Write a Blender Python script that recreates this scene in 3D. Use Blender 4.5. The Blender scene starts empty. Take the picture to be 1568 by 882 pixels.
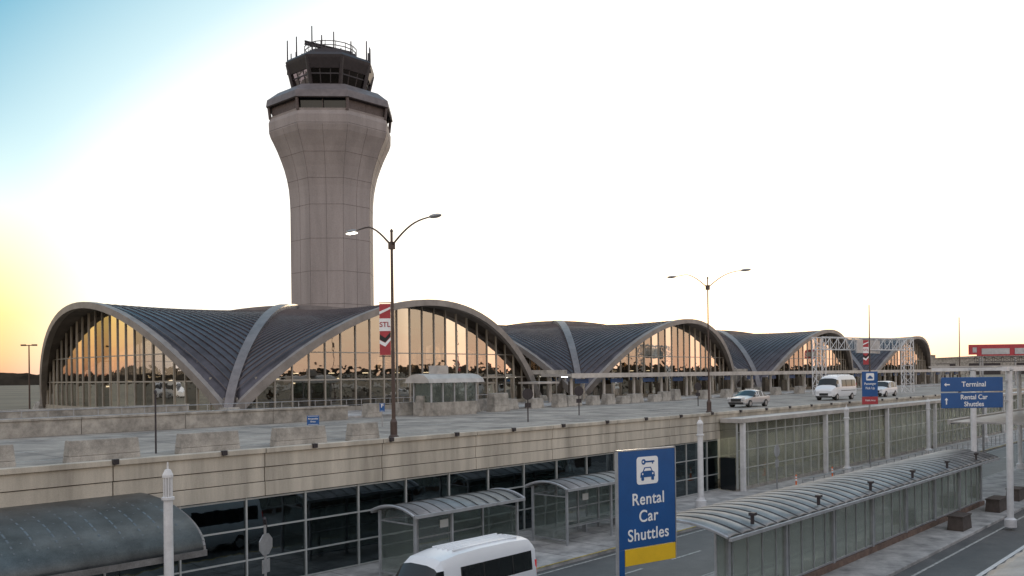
import bpy, math, random
from mathutils import Vector
random.seed(4)
CZ=8.6
A=math.radians(48.0); CA,SA=math.cos(A),math.sin(A)
def W(u,v,z): return (CA*u-SA*v, SA*u+CA*v, z+CZ)
sc=bpy.context.scene
# ------------------------------------------------------------ materials
def newmat(name):
    m=bpy.data.materials.new(name); m.use_nodes=True
    nt=m.node_tree; b=nt.nodes['Principled BSDF']; return m,nt,b
def mat(name,col,rough=0.6,metal=0.0,var=0.15,scale=3.0,bump=0.0,col2=None,streak=False,fine=30.0,spec=0.5):
    m,nt,b=newmat(name); N=nt.nodes; L=nt.links
    tc=N.new('ShaderNodeTexCoord'); mp=N.new('ShaderNodeMapping'); L.new(tc.outputs['Object'],mp.inputs[0])
    if streak: mp.inputs['Scale'].default_value=(1,1,0.12)
    n1=N.new('ShaderNodeTexNoise'); n1.inputs['Scale'].default_value=scale; n1.inputs['Detail'].default_value=8; n1.inputs['Roughness'].default_value=0.65
    L.new(mp.outputs[0],n1.inputs['Vector'])
    n2=N.new('ShaderNodeTexNoise'); n2.inputs['Scale'].default_value=fine; n2.inputs['Detail'].default_value=4
    L.new(tc.outputs['Object'],n2.inputs['Vector'])
    r=N.new('ShaderNodeValToRGB'); L.new(n1.outputs['Fac'],r.inputs[0])
    c2=col2 if col2 else tuple(c*(1-2.2*var) for c in col); c1=col if col2 else tuple(min(1,c*(1+var)) for c in col)
    r.color_ramp.elements[0].position=0.34; r.color_ramp.elements[1].position=0.66
    r.color_ramp.elements[0].color=(*c2,1); r.color_ramp.elements[1].color=(*c1,1)
    mx=N.new('ShaderNodeMix'); mx.data_type='RGBA'; mx.blend_type='MULTIPLY'; mx.inputs[0].default_value=min(1,var*2)
    L.new(r.outputs[0],mx.inputs[6])
    r2=N.new('ShaderNodeValToRGB'); L.new(n2.outputs['Fac'],r2.inputs[0]); r2.color_ramp.elements[0].color=(.5,.5,.5,1); r2.color_ramp.elements[0].position=.3; r2.color_ramp.elements[1].position=.6
    L.new(r2.outputs[0],mx.inputs[7]); L.new(mx.outputs[2],b.inputs['Base Color'])
    b.inputs['Roughness'].default_value=rough; b.inputs['Metallic'].default_value=metal
    b.inputs['Specular IOR Level'].default_value=spec
    if bump>0:
        bp=N.new('ShaderNodeBump'); bp.inputs['Strength'].default_value=bump; bp.inputs['Distance'].default_value=0.03
        L.new(n2.outputs['Fac'],bp.inputs['Height']); L.new(bp.outputs[0],b.inputs['Normal'])
    return m
def glass(name,tint,gloss=0.2,grough=0.03,gcol=(1,1,1),diff=None,df=0.0):
    m=bpy.data.materials.new(name); m.use_nodes=True; nt=m.node_tree; N=nt.nodes; L=nt.links
    N.remove(N['Principled BSDF']); out=N['Material Output']
    t=N.new('ShaderNodeBsdfTransparent'); t.inputs[0].default_value=(*tint,1)
    g=N.new('ShaderNodeBsdfGlossy'); g.inputs['Roughness'].default_value=grough; g.inputs[0].default_value=(*gcol,1)
    lw=N.new('ShaderNodeLayerWeight'); lw.inputs[0].default_value=0.35
    ma=N.new('ShaderNodeMath'); ma.operation='MULTIPLY_ADD'; ma.inputs[1].default_value=0.5; ma.inputs[2].default_value=gloss
    L.new(lw.outputs['Fresnel'],ma.inputs[0])
    nz=N.new('ShaderNodeTexNoise'); nz.inputs['Scale'].default_value=0.8; tc=N.new('ShaderNodeTexCoord'); L.new(tc.outputs['Object'],nz.inputs['Vector'])
    bp=N.new('ShaderNodeBump'); bp.inputs['Strength'].default_value=0.08; bp.inputs['Distance'].default_value=0.1
    L.new(nz.outputs['Fac'],bp.inputs['Height']); L.new(bp.outputs[0],g.inputs['Normal'])
    mx=N.new('ShaderNodeMixShader'); L.new(ma.outputs[0],mx.inputs[0]); L.new(t.outputs[0],mx.inputs[1]); L.new(g.outputs[0],mx.inputs[2])
    last=mx
    if diff:
        d=N.new('ShaderNodeBsdfDiffuse'); d.inputs[0].default_value=(*diff,1)
        tr=N.new('ShaderNodeBsdfTranslucent'); tr.inputs[0].default_value=(*diff,1)
        a1=N.new('ShaderNodeMixShader'); a1.inputs[0].default_value=.5; L.new(d.outputs[0],a1.inputs[1]); L.new(tr.outputs[0],a1.inputs[2])
        a2=N.new('ShaderNodeMixShader'); a2.inputs[0].default_value=df; L.new(mx.outputs[0],a2.inputs[1]); L.new(a1.outputs[0],a2.inputs[2]); last=a2
    L.new(last.outputs[0],out.inputs[0]); return m
def emit(name,col,s):
    m,nt,b=newmat(name); b.inputs['Base Color'].default_value=(*col,1); b.inputs['Emission Color'].default_value=(*col,1); b.inputs['Emission Strength'].default_value=s; return m
ROOF=mat('roof_metal',(.092,.085,.098),.36,.5,.25,.35)
SEAM=mat('seam_metal',(.125,.115,.13),.35,.6,.1,1)
RIB=mat('rib_metal',(.21,.19,.19),.45,.3,.12,1)
SKIRT=mat('tower_skirt_metal',(.17,.145,.145),.5,.3,.12,1)
EDGE=mat('arch_edge_metal',(.29,.26,.24),.5,.2,.12,.8)
LEDGE=mat('light_fascia_metal',(.48,.45,.42),.5,.2,.12,.8)
SOFF=mat('soffit_plaster',(.16,.135,.12),.8,0,.15,.6)
CONC=mat('concrete_fascia',(.52,.465,.385),.85,0,.16,.9,.25,streak=True)
CONC2=mat('concrete_weathered',(.38,.35,.31),.9,0,.22,1.3,.4)
TOWC=mat('tower_concrete',(.35,.305,.29),.85,0,.10,.35,.1,streak=True,fine=6)
TJ=mat('tower_joint',(.18,.15,.145),.9)
JOINT=mat('joint_dark',(.12,.105,.10),.9)
BROWN=mat('brown_panel',(.11,.08,.075),.6)
WALK=mat('salted_concrete',(.54,.52,.50),.85,0,.2,.9,.3,col2=(.22,.215,.21))
DECKM=mat('deck_pavement',(.44,.40,.35),.9,0,.22,.45,.3,col2=(.19,.175,.16),spec=.25)
ASPH=mat('asphalt',(.075,.073,.072),.55,0,.3,.5,.4,col2=(.13,.125,.12))
GRND=mat('ground_dirt',(.16,.14,.10),.95,0,.2,.05,.1)
WPAINT=mat('white_paint',(.66,.65,.65),.45,0,.08,2)
GRAYM=mat('gray_metal',(.42,.43,.45),.4,.4,.1,2)
DARKM=mat('dark_metal',(.04,.033,.037),.5,.3,.1,2)
POLE=mat('bronze_pole',(.09,.062,.053),.5,.4,.1,2)
GALV=mat('galvanised_steel',(.38,.38,.39),.42,.6,.12,2)
CANO=mat('canopy_metal',(.25,.245,.245),.42,.5,.22,.9)
CANS=mat('canopy_seam',(.08,.08,.08),.5,.4,.1,2)
CANOD=mat('canopy_zinc',(.12,.13,.135),.42,.45,.25,.8)
STUD=mat('stud_metal',(.17,.18,.19),.42,.5,.1,2)
MULL=mat('mullion_paint',(.34,.31,.27),.5,.2,.05,2)
MULD=mat('mullion_aluminium',(.50,.51,.50),.4,.4,.05,2)
BLUE=mat('sign_blue',(.012,.085,.27),.4,0,.05,1)
YEL=mat('sign_yellow',(.80,.50,.02),.45,0,.05,1)
WHITE=mat('sign_white',(.82,.82,.82),.5,0,.02,1)
RED=mat('banner_red',(.42,.05,.06),.7,0,.08,2)
BLK=mat('black_rubber',(.02,.02,.02),.7,0,.1,3)
LINE=mat('road_paint',(.50,.50,.47),.7,0,.3,4)
LINEY=mat('road_paint_yellow',(.5,.38,.12),.7,0,.3,4)
CARW=mat('car_paint_white',(.74,.75,.77),.22,0,.02,1)
CARS=mat('car_paint_silver',(.5,.51,.53),.25,.5,.02,1)
CARG=mat('car_glass',(.015,.018,.02),.05,0,.02,1)
TAIL=emit('tail_lamp',(.5,.02,.02),.3)
HEADL=mat('head_lamp',(.7,.7,.7),.1,0,.02,1)
ORNG=mat('marker_orange',(.75,.16,.04),.6,0,.05,2)
TREEM=mat('treeline_foliage',(.05,.042,.032),.95,0,.3,.05)
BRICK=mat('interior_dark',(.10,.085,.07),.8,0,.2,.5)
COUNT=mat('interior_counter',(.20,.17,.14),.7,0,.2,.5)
LWALL=mat('lobby_wall',(.58,.57,.52),.8,0,.1,.5)
BRPL=mat('brown_plinth',(.20,.13,.10),.85,0,.2,2,.3)
PLB=mat('planter_brown',(.09,.07,.06),.8)
GOLD=glass('hall_glass',(.52,.49,.44),.33,.015,(.95,.90,.82))
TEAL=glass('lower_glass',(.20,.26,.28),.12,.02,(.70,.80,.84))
GREEN=glass('shelter_glass',(.72,.77,.75),.10,.03,(1,1,1),(.4,.43,.4),.10)
FROST=glass('panel_glass',(.80,.81,.76),.12,.06,(.98,1,.97),(.48,.49,.44),.16)
SCREEN=glass('screen_glass',(.75,.78,.74),.16,.06,(.97,1,.97),(.50,.52,.48),.24)
CABG=glass('cab_glass',(.07,.05,.05),.04,.03,(.7,.6,.6))
LIT=emit('lamp_light',(1,.93,.78),6)
LITG=emit('fluorescent_light',(1,.98,.86),8)
LITW=emit('warm_light',(1,.82,.55),3)
# ------------------------------------------------------------ builders
class M:
    def __init__(s): s.v=[]; s.f=[]; s.mi=[]
    def add(s,vs,fs,mi=0):
        o=len(s.v); s.v+= [tuple(p) for p in vs]; s.f+=[tuple(i+o for i in f) for f in fs]; s.mi+=[mi]*len(fs); return s
    def box(s,x0,x1,y0,y1,z0,z1,mi=0):
        return s.add([(x0,y0,z0),(x1,y0,z0),(x1,y1,z0),(x0,y1,z0),(x0,y0,z1),(x1,y0,z1),(x1,y1,z1),(x0,y1,z1)],
        [(0,3,2,1),(4,5,6,7),(0,1,5,4),(1,2,6,5),(2,3,7,6),(3,0,4,7)],mi)
    def frus(s,cx,cy,z0,z1,a0,b0,a1,b1,mi=0):
        return s.add([(cx-a0,cy-b0,z0),(cx+a0,cy-b0,z0),(cx+a0,cy+b0,z0),(cx-a0,cy+b0,z0),(cx-a1,cy-b1,z1),(cx+a1,cy-b1,z1),(cx+a1,cy+b1,z1),(cx-a1,cy+b1,z1)],
        [(0,3,2,1),(4,5,6,7),(0,1,5,4),(1,2,6,5),(2,3,7,6),(3,0,4,7)],mi)
    def tube(s,p0,p1,r0,r1=None,n=8,cap=True,mi=0):
        if r1 is None: r1=r0
        p0=Vector(p0);p1=Vector(p1); d=(p1-p0)
        if d.length<1e-6: return s
        d.normalize(); a=Vector((0,0,1)) if abs(d.z)<.9 else Vector((1,0,0))
        x=d.cross(a).normalized(); y=d.cross(x)
        vs=[];
        for p,r in ((p0,r0),(p1,r1)):
            for i in range(n):
                t=2*math.pi*i/n+math.pi/n; vs.append(p+x*(r*math.cos(t))+y*(r*math.sin(t)))
        fs=[(i,(i+1)%n,n+(i+1)%n,n+i) for i in range(n)]
        if cap: fs+=[tuple(range(n))[::-1],tuple(range(n,2*n))]
        return s.add(vs,fs,mi)
    def path(s,pts,r,n=8,cap=True):
        k=len(pts)
        for i in range(k-1):
            ra=r[i] if isinstance(r,(list,tuple)) else r; rb=r[i+1] if isinstance(r,(list,tuple)) else r
            s.tube(pts[i],pts[i+1],ra,rb,n,cap)
        return s
    def lathe(s,cx,cy,prof,n=16,off=0,cap=True):
        vs=[];k=len(prof)
        for (r,z) in prof:
            for i in range(n):
                t=2*math.pi*i/n+off; vs.append((cx+r*math.cos(t),cy+r*math.sin(t),z))
        fs=[]
        for j in range(k-1):
            for i in range(n): fs.append((j*n+i,j*n+(i+1)%n,(j+1)*n+(i+1)%n,(j+1)*n+i))
        if cap: fs+=[tuple(range(n))[::-1],tuple(range((k-1)*n,k*n))]
        return s.add(vs,fs)
    def grid(s,fn,nu,nv,mi=0,flip=False):
        vs=[fn(i/nu,j/nv) for i in range(nu+1) for j in range(nv+1)]
        fs=[]
        for i in range(nu):
            for j in range(nv):
                a=i*(nv+1)+j; q=(a,a+nv+1,a+nv+2,a+1); fs.append(q[::-1] if flip else q)
        return s.add(vs,fs,mi)
    def ext(s,poly,y0,y1,mi=0):
        n=len(poly); vs=[(x,y0,z) for x,z in poly]+[(x,y1,z) for x,z in poly]
        fs=[(i,(i+1)%n,n+(i+1)%n,n+i) for i in range(n)]+[tuple(range(n))[::-1],tuple(range(n,2*n))]
        return s.add(vs,fs,mi)
    def extx(s,poly,x0,x1,mi=0):
        n=len(poly); vs=[(x0,y,z) for y,z in poly]+[(x1,y,z) for y,z in poly]
        fs=[(i,(i+1)%n,n+(i+1)%n,n+i) for i in range(n)]+[tuple(range(n))[::-1],tuple(range(n,2*n))]
        return s.add(vs,fs,mi)
    def make(s,name,mats,parent=None,smooth=False,bevel=0,subsurf=0):
        me=bpy.data.meshes.new(name); me.from_pydata(s.v,[],s.f); me.validate(); 
        if not isinstance(mats,(list,tuple)): mats=[mats]
        for m in mats: me.materials.append(m)
        if len(mats)>1 and len(s.mi)==len(me.polygons):
            for p,i in zip(me.polygons,s.mi): p.material_index=i
        import bmesh
        bm=bmesh.new(); bm.from_mesh(me); bmesh.ops.recalc_face_normals(bm,faces=bm.faces); bm.to_mesh(me); bm.free()
        ob=bpy.data.objects.new(name,me); sc.collection.objects.link(ob)
        if parent: ob.parent=parent
        if smooth:
            for p in me.polygons: p.use_smooth=True
        if bevel:
            b=ob.modifiers.new('b','BEVEL'); b.width=bevel; b.segments=2; b.limit_method='ANGLE'; b.angle_limit=.6
        return ob
def grp(name,u,v,z=0,rot=None):
    e=bpy.data.objects.new(name,None); sc.collection.objects.link(e); e.location=W(u,v,z); e.rotation_euler=(0,0,A if rot is None else rot); e.empty_display_size=.5; return e
def grpxy(name,x,y,z,rot=0):
    e=bpy.data.objects.new(name,None); sc.collection.objects.link(e); e.location=(x,y,z+CZ); e.rotation_euler=(0,0,rot); return e
def solo(ob,u,v,z=0,rot=None):
    ob.location=W(u,v,z); ob.rotation_euler=(0,0,A if rot is None else rot); return ob
def txt(s,size,loc,parent,m,bold=.004,name='lettering',sp=1.0):
    c=bpy.data.curves.new(name,'FONT'); c.body=s; c.size=size; c.align_x='CENTER'; c.align_y='CENTER'; c.extrude=.004; c.offset=bold*size/.45; c.space_character=sp
    o=bpy.data.objects.new(name,c); sc.collection.objects.link(o); o.parent=parent; o.location=loc; o.rotation_euler=(math.pi/2,0,0); c.materials.append(m); return o
DK=-3.0; LO=-8.6; SW=-8.45
# ------------------------------------------------------------ ground (one stepped sheet)
g=M()
us=[-3000,-60,230,3000]; prof=[(-3000,-8.66),(45,-8.66),(45.01,-3.35),(60,-3.12),(3500,-3.12)]
g.grid(lambda a,b:(us[round(a*3)],prof[round(b*4)][0],prof[round(b*4)][1]),3,4)
solo(g.make('ground',GRND),0,0,0)
solo(M().box(-60,230,18.6,24.9,0,.05).make('lower_road',ASPH),0,0,LO-.05)
solo(M().box(-60,230,-1.9,12.9,0,.05).make('near_road',ASPH),0,0,LO-.05)
m=M()
for i in range(-8,40): m.box(i*5.0,i*5.0+2.6,21.7,21.82,0,.004)
m.box(-40,200,18.95,19.05,0,.004); m.box(-40,200,24.45,24.55,0,.004)
solo(m.make('lane_marking',LINE),0,0,LO+.004)
m=M(); m.box(-40,200,12.2,12.32,0,.004)
for i in range(-8,40): m.box(i*5.0,i*5.0+2.4,9.6,9.72,0,.004)
solo(m.make('lane_marking',LINE),0,0,LO+.004)
solo(M().box(-60,230,24.9,44,0,.2).make('pavement',WALK,bevel=.03),0,0,SW-.2)
solo(M().box(22,150,12.9,18.6,0,.2).make('traffic_island',WALK,bevel=.03),0,0,SW-.2)
m=M()
for u in [x*1.0 for x in range(-10,120,3)]: m.box(u,u+.03,24.95,31.4,0,.004)
m.box(-10,110,28.0,28.03,0,.005); solo(m.make('pavement_joint',JOINT),0,0,SW)
m=M(); m.box(-40,150,24.88,25.02,0,.006); solo(m.make('kerb_paint',LINEY),0,0,SW)
# parking garage the photographer stands on (behind and below the viewpoint)
P=grp('parking_garage',0,0,0)
m=M()
for z in (-1.75,-5.0): m.box(-70,150,-42,-1.9,z-.35,z)
m.box(-70,150,-42,-41.6,-1.75,-.8)
for i in range(23):
    for v in (-41,-28,-15,-2.6): m.box(-69+i*9.5,-68.5+i*9.5,v-.25,v+.25,LO,-5.36); m.box(-69+i*9.5,-68.5+i*9.5,v-.25,v+.25,-5,-2.1)
m.make('slabs_and_columns',CONC2,P)
# ------------------------------------------------------------ viaduct
vi=grp('elevated_roadway',0,0,0)
M().box(-60,230,31.62,60.5,-3.6,-3.0).make('deck_slab',DECKM,vi)
f=M()
for i in range(-8,26):
    a=i*6.1+1.5; b=a+6.06
    f.box(a,b,31.30,31.6,-4.78,-4.22); f.box(a,b,31.34,31.6,-4.19,-3.64); f.box(a,b,31.30,31.6,-3.61,-3.06)
    f.box(a,b,31.20,31.64,-3.052,-2.86)
f.make('fascia',CONC,vi,bevel=.015)
M().box(-50,160,31.42,31.58,-4.7,-3.0).make('fascia_core',JOINT,vi)
m=M()
for i in range(-10,28): m.box(i*4.2+1,i*4.2+1.2,31.08,31.25,-3.0,-2.82)
m.make('edge_bracket',DARKM,vi)
m=M()
for i in range(-6,46): m.box(i*4,i*4+2.2,39.5,39.62,0,.004); 
m.box(-60,220,34.9,35.0,0,.004); m.box(-60,220,47.0,47.12,0,.004)
m.make('lane_marking_paint',LINE,vi).location=(0,0,-2.996)
m=M()
for i in range(-9,36): m.box(i*6.1+1.4,i*6.1+1.45,31.7,51.1,-2.9985,-2.998)
m.make('deck_expansion_joints',JOINT,vi)
M().box(-60,225,51.2,60.5,-3.0,-2.86).make('terminal_kerb',WALK,vi,bevel=.02)
# lower level curtain wall
lw=grp('arrivals_glass_facade',0,0,0)
M().box(-40,57,31.50,31.52,-8.44,-4.79).make('glazing',TEAL,lw)
m=M(); k=19.0-2.8*22
while k<57: m.box(k-.035,k+.035,31.42,31.56,-8.44,-4.8); k+=2.8
for z in (-8.40,-7.30,-6.05,-4.86): m.box(-40,57,31.44,31.49,z-.03,z+.03)
m.make('mullions',MULD,lw)
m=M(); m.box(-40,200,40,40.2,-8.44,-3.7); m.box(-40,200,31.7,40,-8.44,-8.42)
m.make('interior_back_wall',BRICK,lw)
m=M()
for i in range(-6,9): 
    m.box(i*6+2,i*6+2.5,35,35.5,-8.42,-3.7); m.box(i*6+3.6,i*6+5.2,38,39,-8.42,-6.6)
m.make('interior_columns',COUNT,lw)
m=M()
for i in range(-6,10): m.box(i*5.6,i*5.6+1.2,34,34.15,-4.6,-4.55)
m.make('interior_lights',LITW,lw)
# ------------------------------------------------------------ terminal vaults
T=18.3; OV=3.7
def fw(w):
    w2=min(1,w*w); return .8*(1-w2)+.2*math.sqrt(1-w2)
def hg(t):
    q=max(0,1-t*t); return 10.1*(.5*q+.5*math.sqrt(q))
def hr(t): return 10.1-2.1*t+1.6*t*t
def S(t,w):
    f_=fw(w); return T*t+OV*f_*t*t, T*t*w, hg(t)+(hr(t)-hg(t))*f_
DIRS=[((0,-1),(1,0)),((-1,0),(0,-1)),((0,1),(-1,0)),((1,0),(0,1))]
def sec(k,e,s_,z): (a,b),(c,d)=DIRS[k]; return (a*e+c*s_, b*e+d*s_, z)
def topz(eg,y):
    lo,hi=abs(y)/T+1e-4,1.0
    if lo>=1: return 0
    for _ in range(30):
        mid=(lo+hi)/2
        e=S(mid,y/(T*mid))[0]
        if e<eg: lo=mid
        else: hi=mid
    return S(lo,max(-1,min(1,y/(T*lo))))[2]
def vault(uc):
    P=grp('vaulted_terminal_hall',uc,61+T,DK)
    r=M(); so=M(); ed=M(); se=M(); gl=M(); mu=M()
    for k in range(4):
        def P1(a,b,k=k):
            w=math.sin((b*2-1)*math.pi/2); return sec(k,*S(max(a,.001),w))
        r.grid(P1,22,44)
        def P2(a,b,k=k):
            w=math.sin((b*2-1)*math.pi/2); e,s_,z=S(max(a,.001),w); return sec(k,e-.05,s_*.985,z-.30)
        so.grid(P2,22,44)
        n=48; rings=[]
        for i in range(n+1):
            w=math.sin((i/n*2-1)*math.pi/2); e,s_,z=S(1,w)
            w2=max(-1,min(1,w+.004)); w1=max(-1,min(1,w-.004))
            ea,sa,za=S(1,w1); eb,sb,zb=S(1,w2); dx,dz=sb-sa,zb-za; l=math.hypot(dx,dz) or 1
            nx,nz=-dz/l,dx/l
            th=.42+.25*abs(w)**3
            rings.append([sec(k,e+.10,s_+nx*.12,z+nz*.12),sec(k,e+.10,s_-nx*th,z-nz*th),sec(k,e-.5,s_-nx*th*.8,z-nz*th*.8),sec(k,e-.5,s_+nx*.12,z+nz*.12+.02)])
        vs=[p for q in rings for p in q]; fs=[]
        for i in range(n):
            for j in range(4): fs.append((i*4+j,i*4+(j+1)%4,i*4+4+(j+1)%4,i*4+4+j))
        ed.add(vs,fs)
        for i in range(2,34):
            t=i/34.0
            pts=[]
            for j in range(25):
                w=math.sin((j/24*2-1)*math.pi/2*.985); e,s_,z=S(t,w); pts.append(sec(k,e,s_,z+.06))
            se.path(pts,.055,4,False)
        ns=24; ys=[-T*.965+2*T*.965*i/ns for i in range(ns+1)]
        egs=[T-.35+2.0*fw(y/T)**.8 for y in ys]
        tz=[max(.1,topz(e_,y)-.32) for e_,y in zip(egs,ys)]
        for i in range(ns):
            gl.add([sec(k,egs[i],ys[i],0),sec(k,egs[i+1],ys[i+1],0),sec(k,egs[i+1],ys[i+1],tz[i+1]),sec(k,egs[i],ys[i],tz[i])],[(0,1,2,3)])
        for i,y in enumerate(ys):
            a=sec(k,egs[i]+.09,y-.055,0); b=sec(k,egs[i]-.10,y+.055,tz[i])
            mu.box(min(a[0],b[0]),max(a[0],b[0]),min(a[1],b[1]),max(a[1],b[1]),0,tz[i]+.15)
        for hz,hh in ((.25,.25),(2.75,.06),(5.0,.045)):
            for i in range(ns):
                if min(tz[i],tz[i+1])>hz-.05:
                    p=[sec(k,egs[i]+.06,ys[i],hz-hh),sec(k,egs[i+1]+.06,ys[i+1],hz-hh),sec(k,egs[i+1]-.06,ys[i+1],hz-hh),sec(k,egs[i]-.06,ys[i],hz-hh)]
                    vs=p+[(x_,y_,hz+hh) for x_,y_,_ in p]
                    mu.add(vs,[(0,3,2,1),(4,5,6,7),(0,1,5,4),(2,3,7,6)])
    r.make('roof_shell',ROOF,P,True); so.make('roof_soffit',SOFF,P,True); ed.make('arch_edge',EDGE,P); se.make('standing_seams',SEAM,P); gl.make('hall_glazing',GOLD,P); mu.make('mullions',MULL,P)
    rb=M()
    for sx in (1,-1):
        for sy in (1,-1):
            rings=[]; n=30
            for i in range(n+1):
                t=math.cos(i/n*math.pi/2)
                z=hg(t); c=Vector((sx*T*t,sy*T*t,z)); side=Vector((-sy,sx,0)).normalized()*(.34+.22*(1-t))
                d_=Vector((sx*T*.01,sy*T*.01,hg(min(1,t+.005))-hg(max(0,t-.005))));
                up=Vector((-d_.z*sx*.7071,-d_.z*sy*.7071,math.hypot(d_.x,d_.y))); up=up.normalized() if up.length>0 else Vector((0,0,1))
                up=(up*-1 if up.dot(Vector((sx,sy,0.3)))<0 else up)
                rings.append([c-side-up*.3,c-side+up*.45,c+side+up*.45,c+side-up*.3])
            vs=[p for q in rings for p in q]; fs=[]
            for i in range(n):
                for j in range(4): fs.append((i*4+j,i*4+(j+1)%4,i*4+4+(j+1)%4,i*4+4+j))
            rb.add(vs,fs)
    rb.make('groin_ribs',RIB,P)
    ft=M()
    for sx in (1,-1):
        for sy in (1,-1): ft.frus(sx*T,sy*T,-.3,.75,.9,.9,.55,.55)
    ft.make('springing_piers',CONC2,P,bevel=.05)
    it=M(); it.box(-17,17,-17.2,17.2,-.05,.02)
    for q in range(10): it.box(-15+q*3.1,-13.2+q*3.1,2,3,0.02,1.3)
    for q in range(6): it.box(-14+q*5.2,-11.6+q*5.2,7,7.6,.02,2.5+.3*(q%3))
    it.box(-16,16,11,11.5,.02,3.0); it.box(10,10.5,-12,8,.02,2.6)
    it.make('interior_fitout',COUNT,P)
    il=M()
    for q in range(14): il.box(-15+q*2.2,-14.6+q*2.2,10.8,10.9,2.2+.5*(q%2),2.32+.5*(q%2))
    for q in range(7): il.box(-14+q*4.2,-13.4+q*4.2,-8,-7.8,3.3,3.38)
    il.make('interior_signs_lit',LITW,P)
    return P
VU=[35.5,79.2,123.0,166.7]
for u in VU: vault(u+T)
cn=grp('terminal_connector_building',0,0,0)
m=M(); gm=M(); gg=M()
for a in (72.6,116.3,160.1,203.8):
    m.box(a,a+6.2,62.5,96,.0,.45); gg.box(a,a+6.2,62.8,62.85,-3,0)
    m.box(a,a+.3,62.6,96,-3,0); m.box(a+5.9,a+6.2,62.6,96,-3,0)
    for i in range(5): gm.box(a+i*1.5,a+i*1.5+.1,62.7,62.95,-3,0)
m.make('flat_roof_and_walls',CONC2,cn); gm.make('frames',MULL,cn); gg.make('glazing',GOLD,cn)
M().box(206,222,62,90,-3,1.2).make('end_block',CONC2,cn)
ca=grp('kerbside_canopy',0,0,0)
M().box(69.5,222,54.6,58.6,-.28,.0).box(69.5,222,54.5,54.6,-.42,.05).make('canopy_roof',LEDGE,ca)
M().box(66,69.3,56,58.6,-.95,-.75).make('entrance_canopy_roof',LEDGE,ca)
m=M()
for i in range(27):
    u=70.5+i*5.6; m.tube((u,55.4,-2.9),(u,55.4,-.3),.16,n=10); m.tube((u,58.2,-2.9),(u,58.2,-.3),.2,n=8)
for u in (66.4,69): m.tube((u,57.0,-2.9),(u,57.0,-.9),.1)
m.make('canopy_columns',LEDGE,ca)
m=M()
for i in range(60): m.box(71+i*2.5,71.7+i*2.5,56.8,57.1,-.34,-.29)
m.make('canopy_lights',LITG,ca)
m=M()
for i in range(26):
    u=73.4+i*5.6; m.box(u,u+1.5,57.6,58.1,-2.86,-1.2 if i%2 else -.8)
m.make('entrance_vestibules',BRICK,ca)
m=M()
for i in range(22):
    u=72+i*6.3; m.box(u,u+2.2,56,56.1,-1.0,-.55)
m.make('airline_sign_panels',BLUE,ca)
# ------------------------------------------------------------ control tower
S_=.0963
tw=grpxy('control_tower',-26.2,130,0,0); TO=A+math.pi/8
def zy(y): return (577-y)*S_
def rr(h): return h/.975*S_
M().lathe(0,0,[(rr(h),zy(y)) for y,h in [(612,62),(330,62),(312,62.6),(296,64),(282,66.5),(268,70),(255,74.5),(242,79.5),(230,85),(222,89),(214,91.5),(200,92),(194,90)]],8,TO).make('shaft',TOWC,tw)
jm=M()
for y,h in [(560,62),(515,62),(470,62),(422,62),(374,62),(324,62.2),(286,65.8),(250,76.4),(212,91.6)]:
    jm.lathe(0,0,[(rr(h)+.012,zy(y)-.03),(rr(h)+.012,zy(y)+.03)],8,TO)
pr=[(612,62),(330,62),(312,62.6),(296,64),(282,66.5),(268,70),(255,74.5),(242,79.5),(230,85),(222,89),(214,91.5)]
for k in range(8):
    for fr in (.0,.5):
        pts=[]
        for y,h in pr:
            R=rr(h); a=Vector((math.cos(TO+k*math.pi/4),math.sin(TO+k*math.pi/4),0))*R; b=Vector((math.cos(TO+(k+1)*math.pi/4),math.sin(TO+(k+1)*math.pi/4),0))*R
            p=a.lerp(b,fr); p.z=zy(y); pts.append(p)
        jm.path(pts,.025,4,False)
jm.make('panel_joints',TJ,tw)
M().lathe(0,0,[(rr(80),zy(195)),(rr(83),zy(170))],8,TO).make('observation_band',DARKM,tw)
wp=M(); wf=M()
def q(R,a,z): return (R*math.cos(a),R*math.sin(a),z)
for k in range(8):
    a0=TO+k*math.pi/4; a1=a0+math.pi/4
    if k%2==1: wp.add([q(rr(86.5),a0,zy(194)),q(rr(86.5),a1,zy(194)),q(rr(88),a1,zy(168)),q(rr(88),a0,zy(168))],[(0,1,2,3)])
    else: wf.add([q(rr(82),a0,zy(194)),q(rr(82),a1,zy(194)),q(rr(84),a1,zy(168)),q(rr(84),a0,zy(168))],[(0,1,2,3)])
wp.make('brown_wall_panels',BROWN,tw); wf.make('band_windows',CARG,tw)
M().lathe(0,0,[(rr(89),zy(194)),(rr(90),zy(191)),(rr(84),zy(191))],8,TO,False).make('sill_ring',TOWC,tw)
m=M()
for k in range(8):
    a=TO+k*math.pi/4; m.tube(q(rr(89.5),a,zy(194)),q(rr(92),a,zy(172)),.22,n=6)
    b=TO+(k+.5)*math.pi/4; m.tube(q(rr(79.5),b,zy(194)),q(rr(80.5),b,zy(172)),.08,n=4)
m.make('corner_posts',BROWN,tw)
M().lathe(0,0,[(rr(86),zy(170)),(rr(93),zy(177)),(rr(95.5),zy(176)),(rr(94),zy(166)),(rr(78),zy(153)),(rr(50),zy(144)),(rr(30),zy(143))],8,TO).make('skirt_roof',SKIRT,tw)
M().lathe(0,0,[(rr(51),zy(156)),(rr(53),zy(141))],8,TO).make('cab_base',DARKM,tw)
M().lathe(0,0,[(rr(53),zy(144)),(rr(63),zy(110))],8,TO,False).make('cab_glazing',CABG,tw)
M().lathe(0,0,[(rr(30),zy(144)),(rr(30),zy(112))],8,TO).make('cab_core',DARKM,tw)
m=M()
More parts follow.
